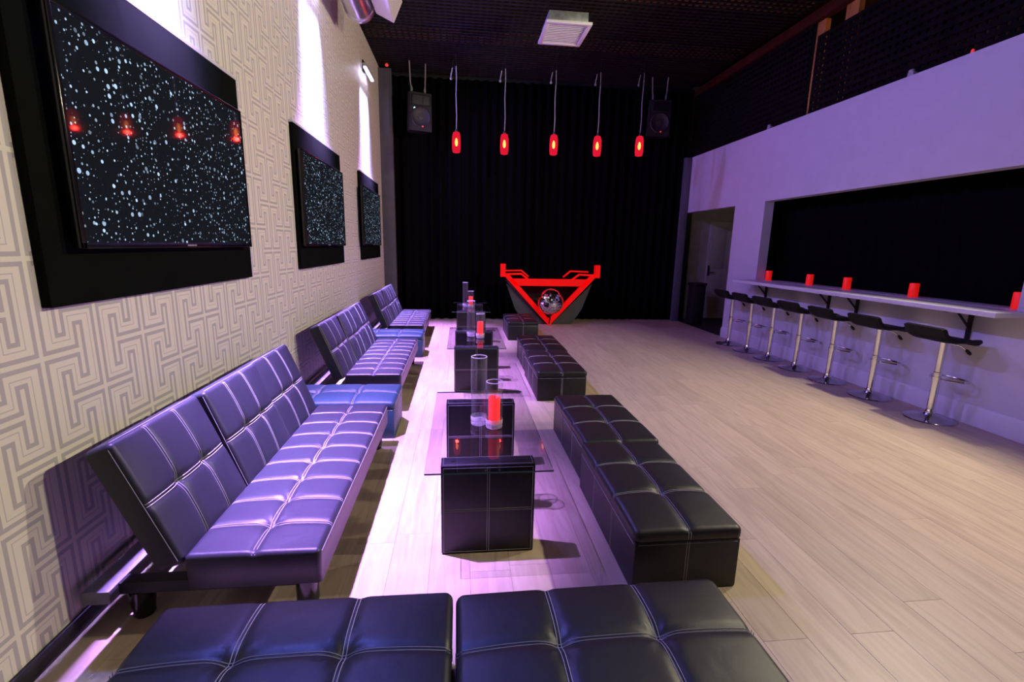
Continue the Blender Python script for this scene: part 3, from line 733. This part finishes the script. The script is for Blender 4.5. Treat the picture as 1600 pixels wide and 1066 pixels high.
def make_stool(label):
    t = thing('bar_stool', (0, 0, 0), label, 'bar stool', 'black bar stools along the bar ledge')
    b = B(); b.lathe([(0.192, 0), (0.195, 0.004), (0.190, 0.010), (0.15, 0.016), (0.09, 0.026), (0.05, 0.042), (0.040, 0.06), (0.002, 0.06)], 48)
    b.build('base_plate', DARKCHROME, t)
    b = B(); b.lathe([(0.042, 0.060), (0.042, 0.075), (0.033, 0.088), (0.031, 0.10)], 24); b.build('collar', CHROME, t)
    b = B(); b.lathe([(0.031, 0.10), (0.031, 0.43), (0.033, 0.432), (0.033, 0.445), (0.028, 0.45), (0.028, 0.70), (0.030, 0.705), (0.034, 0.735)], 24); b.build('column', CHROME, t)
    b = B()     # D-shaped footrest toward the bar
    pts = [(0.02, -0.03, 0.385), (0.04, -0.10, 0.385), (0.10, -0.150, 0.385), (0.17, -0.145, 0.385), (0.205, -0.08, 0.385), (0.212, 0, 0.385), (0.205, 0.08, 0.385), (0.17, 0.145, 0.385), (0.10, 0.150, 0.385), (0.04, 0.10, 0.385), (0.02, 0.03, 0.385)]
    b.tube(pts, 0.010, 8); b.lathe([(0.037, 0.365), (0.037, 0.405)], 20)
    b.build('footrest', CHROME, t)
    b = B()     # seat shell: low raised back on the room side, dipping front toward the bar
    prof = [(-0.218, 0.880), (-0.210, 0.850), (-0.196, 0.818), (-0.170, 0.790), (-0.135, 0.775), (-0.08, 0.768), (0.0, 0.768), (0.08, 0.772), (0.13, 0.770), (0.165, 0.758), (0.185, 0.738)]
    thk = 0.030; ns = 14; rows = []
    for j in range(ns + 1):
        v = -1 + 2 * j / ns; yv = 0.195 * v
        edge = max(0.0, abs(v) - 0.72) / 0.28
        row = []
        for i, (x, z) in enumerate(prof):
            s = i / (len(prof) - 1) * 2 - 1
            ys = yv * (1 - (0.04 if s < 0 else 0.14) * max(0.0, abs(s) - 0.55) / 0.45)
            row.append((x, ys, z + 0.014 * edge ** 2 + (-0.020 * edge ** 3 if i < 1 else 0)))
        rows.append(row)
    top = [[b.bm.verts.new(p) for p in r] for r in rows]
    bot = []
    for r in rows:
        rr_ = []
        for i, p in enumerate(r):
            a = prof[max(0, i - 1)]; c = prof[min(len(prof) - 1, i + 1)]
            tx, tz = c[0] - a[0], c[1] - a[1]; l = math.hypot(tx, tz)
            rr_.append(b.bm.verts.new((p[0] + tz / l * thk, p[1] * 0.97, p[2] - tx / l * thk)))
        bot.append(rr_)
    m_ = len(prof)
    for j in range(ns):
        for i in range(m_ - 1):
            b.bm.faces.new((top[j][i], top[j][i + 1], top[j + 1][i + 1], top[j + 1][i])); b.bm.faces.new((bot[j][i], bot[j + 1][i], bot[j + 1][i + 1], bot[j][i + 1]))
    for j in range(ns):
        b.bm.faces.new((top[j][0], top[j + 1][0], bot[j + 1][0], bot[j][0])); b.bm.faces.new((top[j][-1], bot[j][-1], bot[j + 1][-1], top[j + 1][-1]))
    for i in range(m_ - 1):
        b.bm.faces.new((top[0][i], bot[0][i], bot[0][i + 1], top[0][i + 1])); b.bm.faces.new((top[-1][i], top[-1][i + 1], bot[-1][i + 1], bot[-1][i]))
    b.build('seat', VINYL, t, angle=50)
    b = B(); b.box((0, 0, 0.737), (0.15, 0.15, 0.010), 0.002); b.build('seat_plate', BLACKMETAL, t)
    b = B(); b.tube([(0.02, -0.03, 0.722), (0.06, -0.09, 0.712), (0.085, -0.135, 0.680)], 0.0045, 8)
    lv = b.build('lever', CHROME, t)
    b = B(); b.lathe([(0.006, 0), (0.012, 0.008), (0.015, 0.035), (0.010, 0.055), (0.002, 0.058)], 12, M=Matrix.Translation((0.081, -0.128, 0.686)) @ Vector((0.35, -0.55, -0.75)).to_track_quat('Z', 'Y').to_matrix().to_4x4())
    b.build('knob', BLACKPLASTIC, lv)
    return t
sl = ['nearest the camera', 'second from the camera', 'third from the camera', 'fourth and middle one of seven', 'third from the doorway', 'second from the doorway', 'nearest the dark doorway']
st = None
for k, (yy, rz) in enumerate(((3.75, 0.0), (4.42, 0.03), (5.00, -0.04), (5.57, 0.02), (6.12, 0.05), (6.62, -0.02), (7.14, 0.03))):
    lab = f'black low-backed bar stool on a chrome post, {sl[k]}'
    if st is None: st = make_stool(lab); st.location = (4.335, yy, 0)
    else: copy_tree(st, (4.335 + 0.006 * math.sin(k * 2.1), yy, 0), lab, rz)

# ------------------------------------------------------------------ red pendants
pend = None
pl = ['leftmost', 'second from the left', 'middle one', 'second from the right', 'rightmost']
PY = 8.25
PX = (-0.071, 0.713, 1.536, 2.277, 3.008); PZ = (3.13, 3.135, 3.158, 3.168, 3.198)
for k in range(5):
    lab = f'glowing red pendant lamp on a grey cord, {pl[k]} of five'
    if pend is None:
        pend = thing('pendant_lamp', (0, 0, 0), lab, 'lamp', 'red pendant lamps in a row')
        b = B(); b.lathe([(0.040, -0.165), (0.060, -0.155), (0.068, -0.10), (0.070, 0.0), (0.066, 0.09), (0.052, 0.145), (0.022, 0.160)], 20)
        b.build('shade', SHADE, pend)
        b = B(); b.lathe([(0.010, -0.060), (0.020, -0.045), (0.025, -0.015), (0.024, 0.01), (0.016, 0.045), (0.009, 0.06)], 16)
        bl = b.build('bulb_glow', BULB, pend)
        b = B(); b.lathe([(0.024, 0.160), (0.024, 0.185), (0.008, 0.2)], 14); b.build('cap', BLACKMETAL, pend)
        b = B(); b.tube([(0, 0, 0.195), (0.006, 0, 0.4), (-0.004, 0, 0.7), (0.004, 0, 0.95), (0, 0, 1.13)], 0.0085, 6); b.build('cord', ROPE, pend)
        b = B(); b.tube([(0, 0, 1.13), (0, 0, 1.46)], 0.004, 6); b.build('hanger_wire', BLACKMETAL, pend)
        b = B(); b.tube([(-0.060, 0, 1.10), (-0.066, 0, 1.06), (-0.080, 0, 1.0), (-0.082, 0, 0.95)], 0.009, 6); b.lathe([(0.008, 0.925), (0.018, 0.935), (0.018, 0.955), (0.008, 0.965)], 10, (-0.082, 0, 0))
        b.build('slack_cord', ROPE, pend)
        b = B(); b.tube([(-0.060, 0, 1.10), (-0.05, 0, 1.20), (0, 0, 1.30)], 0.004, 6); b.build('tie_wire', BLACKMETAL, pend)
        pend.location = (PX[0], PY, PZ[0])
    else: copy_tree(pend, (PX[k], PY, PZ[k]), lab)
    add_light('pendant_bulb', 'POINT', (PX[k], PY, PZ[k] - 0.105), 9.0, (1.0, 0.06, 0.08), shadow_soft_size=0.03)

# ------------------------------------------------------------------ loudspeakers on ropes
def make_speaker(label, blue, ZTOP):
    t = thing('loudspeaker', (0, 0, 0), label, 'speaker', 'loudspeakers hung before the curtain')
    b = B(); prof = [(-0.20, -0.17), (0.20, -0.17), (0.225, -0.10), (0.15, 0.17), (-0.15, 0.17), (-0.225, -0.10)]
    b.prism(prof, lambda p, s: (p[0] * (1.0, 0.94)[s], p[1], (0, 0.62)[s]))
    cab = b.build('cabinet', BLACKPLASTIC, t, angle=25)
    b = B(); b.box((0, -0.176, 0.50), (0.34, 0.014, 0.18), 0.012)
    b.build('horn_plate', BLACKPLASTIC, t)
    b = B(); b.prism([(-0.14, 0.43), (0.14, 0.43), (0.14, 0.57), (-0.14, 0.57)], lambda p, s: (p[0] * (1, 0.35)[s], (-0.186, -0.176)[s], 0.5 + (p[1] - 0.5) * (1, 0.35)[s]))
    b.build('horn_flare', BLACKGLOSS, t)
    b = B(); Mx = Matrix.Translation((0, -0.171, 0.23)) @ Matrix.Rotation(PI / 2, 4, 'X')
    b.lathe([(0.175, 0), (0.175, 0.012), (0.160, 0.018), (0.150, 0.010), (0.06, 0.004), (0.055, 0.012), (0.002, 0.016)], 32, M=Mx)
    b.build('woofer', BLACKPAINT, t)
    Mx = Matrix.Translation((0.03, -0.189, 0.075)) @ Matrix.Rotation(PI / 2, 4, 'X')
    b = B(); b.lathe([(0.014, 0), (0.014, 0.004), (0.002, 0.007)], 12, M=Mx); b.build('red_led', REDLED, t)
    if blue:
        Mx = Matrix.Translation((-0.11, -0.175, 0.36)) @ Matrix.Rotation(PI / 2, 4, 'X')
        b = B(); b.lathe([(0.017, 0), (0.017, 0.005), (0.002, 0.009)], 12, M=Mx); b.build('blue_led', BLUELED, t)
    for x0, x1 in ((-0.12, -0.16), (0.12, 0.13)):
        b = B(); b.tube([(x0, 0, 0.62), (x0, 0, 0.68), ((x0 + x1) / 2, 0.0, 0.80), (x1, 0, (ZTOP))], 0.012, 6); b.lathe([(0.02, 0.665), (0.022, 0.70), (0.012, 0.74)], 10, (x0, 0, 0))
        b.build('rope', ROPE, t)
    return t
s1 = make_speaker('black loudspeaker hung from ropes on the left, with a blue light', True, 1.134); s1.location = (-0.765, 9.28, 3.475); s1.rotation_euler = (math.radians(4), 0, math.radians(20))
s2 = make_speaker('black loudspeaker hung from ropes on the right, near the balcony', False, 1.034); s2.location = (3.70, 9.28, 3.575); s2.rotation_euler = (math.radians(4), 0, math.radians(-8))

# ------------------------------------------------------------------ DJ booth with mirror ball
booth = thing('dj_booth', (1.70, 9.0, 0), 'V-shaped DJ booth with a glowing red triangular frame and grey sides', 'booth')
def bar2(b, pts, w_, y0_, y1_):
    """bar of width w_ following 2-D points in the booth's front plane"""
    for (x0, z0), (x1, z1) in zip(pts, pts[1:]):
        d = Vector((x1 - x0, 0, z1 - z0)); l = d.length; a = math.atan2(d.z, d.x)
        M = Matrix.Translation(((x0 + x1) / 2, (y0_ + y1_) / 2, (z0 + z1) / 2)) @ Matrix.Rotation(-a, 4, 'Y')
        b.box((0, 0, 0), (l + w_ * 0.6, y1_ - y0_, w_), 0.006, M=M)
b = B()
b.prism([(-0.80, 0.885), (0.80, 0.885), (0.69, 0.755), (-0.69, 0.755)], lambda p, s: (p[0], (-0.06, 0.04)[s], p[1])); b.build('top_bar', REDACRYL, booth)
for s in (-1, 1):
    b = B(); b.prism([(s * 0.90, 0.955), (s * 0.785, 0.955), (s * 0.0, 0.115), (0, 0.0), (s * 0.012, 0.0)], lambda p, q: (p[0], (-0.06, 0.04)[q], p[1])); b.build('frame_arm', REDACRYL, booth)
    b = B(); b.prism([(s * 0.955, 0.92), (s * 0.955, 1.16), (s * 0.865, 1.16), (s * 0.865, 0.92)], lambda p, q: (p[0], (-0.07, 0.05)[q], p[1])); b.build('horn_post', REDACRYL, booth)
    b = B(); bar2(b, [(s * 0.88, 0.965), (s * 0.56, 0.975), (s * 0.43, 0.88)], 0.034, -0.03, 0.02); b.build('side_rail', REDACRYL, booth)
    b = B(); bar2(b, [(s * 0.86, 1.005), (s * 0.50, 1.015), (s * 0.36, 0.90)], 0.03, 0.45, 0.50); b.build('rear_rail', REDACRYL, booth)
    # grey side panel between the front V and the wider rear frame
    b = B()
    F = [(s * 0.86, 0.86), (s * 0.03, 0.0)]; K = [(s * 0.80, 0.84), (s * 0.44, 0.0)]
    v = [b.bm.verts.new((F[0][0], 0.045, F[0][1])), b.bm.verts.new((F[1][0], 0.045, F[1][1])), b.bm.verts.new((K[1][0], 0.52, 0.0)), b.bm.verts.new((s * 0.62, 0.52, 0.42)), b.bm.verts.new((K[0][0], 0.52, K[0][1]))]
    u = [b.bm.verts.new((q.co.x - s * 0.03, q.co.y, q.co.z + 0.012)) for q in v]
    b.bm.faces.new(v); b.bm.faces.new(u[::-1])
    for i in range(5): b.bm.faces.new((v[i], v[(i + 1) % 5], u[(i + 1) % 5], u[i]))
    b.build('side_panel', BOOTHGREY, booth, smooth=False)
    b = B(); b.prism([(s * 0.84, 0.80), (s * 0.06, 0.0), (s * 0.46, 0.0), (s * 0.66, 0.30)], lambda p, q: (p[0], (0.05, 0.075)[q], p[1])); b.build('front_gusset', BOOTHGREY, booth, smooth=False)
b = B(); b.prism([(-0.76, 0.64), (0.76, 0.64), (0.0, -0.0)], lambda p, s: (p[0] * 0.98, (0.46, 0.50)[s], p[1] + 0.08)); b.build('back_panel', BLACKPAINT, booth, smooth=False)
b = B(); b.box((0, 0.26, 0.84), (1.50, 0.44, 0.03), 0.004); b.build('worktop', BLACKPLASTIC, booth)
b = B(); b.tube([(0, -0.055, 0.03), (0, -0.10, 0.08), (0, -0.13, 0.13), (0, -0.13, 0.205)], 0.014); b.lathe([(0.03, 0.195), (0.05, 0.218)], 16, (0, -0.13, 0)); b.build('ball_stand', BLACKMETAL, booth)

mb = thing('mirror_ball', (1.70, 8.87, 0.222), 'silver mirror ball resting in the V of the red booth', 'mirror ball')
rb_ = 0.245
b = B(); b.lathe([(rb_ * 0.97 * math.sin(PI * i / 16) + 0.001, rb_ - rb_ * 0.97 * math.cos(PI * i / 16)) for i in range(17)], 28); b.build('core', BLACKPAINT, mb)
b = B(); rows = 19; rg = random.Random(9)
for i in range(1, rows):
    th = PI * i / rows; n = max(5, int(2 * PI * math.sin(th) * rb_ / 0.036)); hs = rb_ * PI / rows * 0.46
    for j in range(n):
        ph = 2 * PI * j / n; nv = Vector((math.sin(th) * math.cos(ph), math.sin(th) * math.sin(ph), -math.cos(th)))
        nv = (nv + Vector((rg.uniform(-1, 1), rg.uniform(-1, 1), rg.uniform(-1, 1))) * 0.03).normalized()
        M = Matrix.Translation(Vector((0, 0, rb_)) + nv * rb_ * 0.985) @ nv.to_track_quat('Z', 'Y').to_matrix().to_4x4()
        b.box((0, 0, 0), (hs * 1.9, hs * 1.9, 0.006), M=M)
o = b.build('mirror_tiles', MIRROR, mb, smooth=False); o['kind'] = 'stuff'

# ------------------------------------------------------------------ air duct, vent box, ceiling diffuser
duct = thing('air_duct', (-1.145, 6.2, 4.13), 'silver ribbed air duct under the ceiling by the papered wall', 'duct')
b = B(); prof = []
Ld = 4.2; nr = 70
for i in range(nr * 2 + 1):
    prof.append((0.155 + (0.006 if i % 2 else 0.0), i * Ld / (nr * 2)))
Mx = Matrix.Rotation(PI / 2, 4, 'X')
b.lathe(prof, 28, M=Mx); b.build('ribbed_tube', FOIL, duct, angle=60)
b = B(); b.lathe([(0.166, -0.02), (0.170, 0.0), (0.170, 0.05), (0.163, 0.06)], 28, M=Mx); b.build('end_collar', FOIL, duct)
for yy in (-0.5, -2.2, -3.8):
    b = B(); b.tube([(0, yy, 0.155), (0, yy, 0.48)], 0.006); b.build('hanger', BLACKMETAL, duct)
vb = thing('vent_box', (-0.765, 6.2, 3.985), 'cream metal vent box hung at an angle beside the air duct', 'vent')
Mr = Matrix.Rotation(math.radians(24), 4, 'Y')
b = B(); b.box((-0.11, -0.75, 0.125), (0.22, 1.5, 0.25), 0.006, M=Matrix.Rotation(math.radians(24), 4, 'Y')); b.build('casing', CREAMPAINT, vb)
b = B()
for q in range(9): b.box((0.003, -0.75, 0.03 + q * 0.024), (0.006, 1.4, 0.008), M=Mr)
b.build('louvre', CREAMPAINT, vb, smooth=False)
for yy in (-0.2, -1.3):
    b = B(); b.tube([(0.0, yy, 0.27), (0.0, yy, 0.64)], 0.006); b.build('hanger', BLACKMETAL, vb)
rs = B(); rs.lathe([(0.02, 0), (0.03, 0.01), (0.03, 0.03), (0.01, 0.05)], 12)
o = rs.build('indicator_lamp', REDLED); o.location = (-1.30, 9.36, 4.56)
tag(o, 'small red lamp at the ceiling corner above the left grey post', 'lamp')

df = thing('ceiling_diffuser', (1.335, 6.72, 4.20), 'square white air diffuser hanging on a galvanised box below the ceiling', 'diffuser')
b = B(); b.box((0, 0, 0.095), (0.50, 0.54, 0.13), 0.004); b.build('plenum_box', GALV, df)
b = B(); e = 0.05
b.box((0, -0.31, 0.012), (0.58, e, 0.034), 0.005); b.box((0, 0.31, 0.012), (0.58, e, 0.034), 0.005)
for s in (-1, 1): b.box((s * 0.265, 0, 0.012), (e, 0.6, 0.034), 0.005)
b.build('frame', GRILLE, df)
for q in range(12):
    b = B(); b.box((0, 0, 0), (0.48, 0.041, 0.007), M=Matrix.Translation((0, -0.262 + q * 0.0476, 0.010)) @ Matrix.Rotation(math.radians(11), 4, 'X')); b.build('blade', GRILLE, df, smooth=False)
for s in (-1, 1):
    b = B(); b.tube([(s * 0.22, 0, 0.16), (s * 0.22, 0, 0.415)], 0.006); b.build('hanger', BLACKMETAL, df)
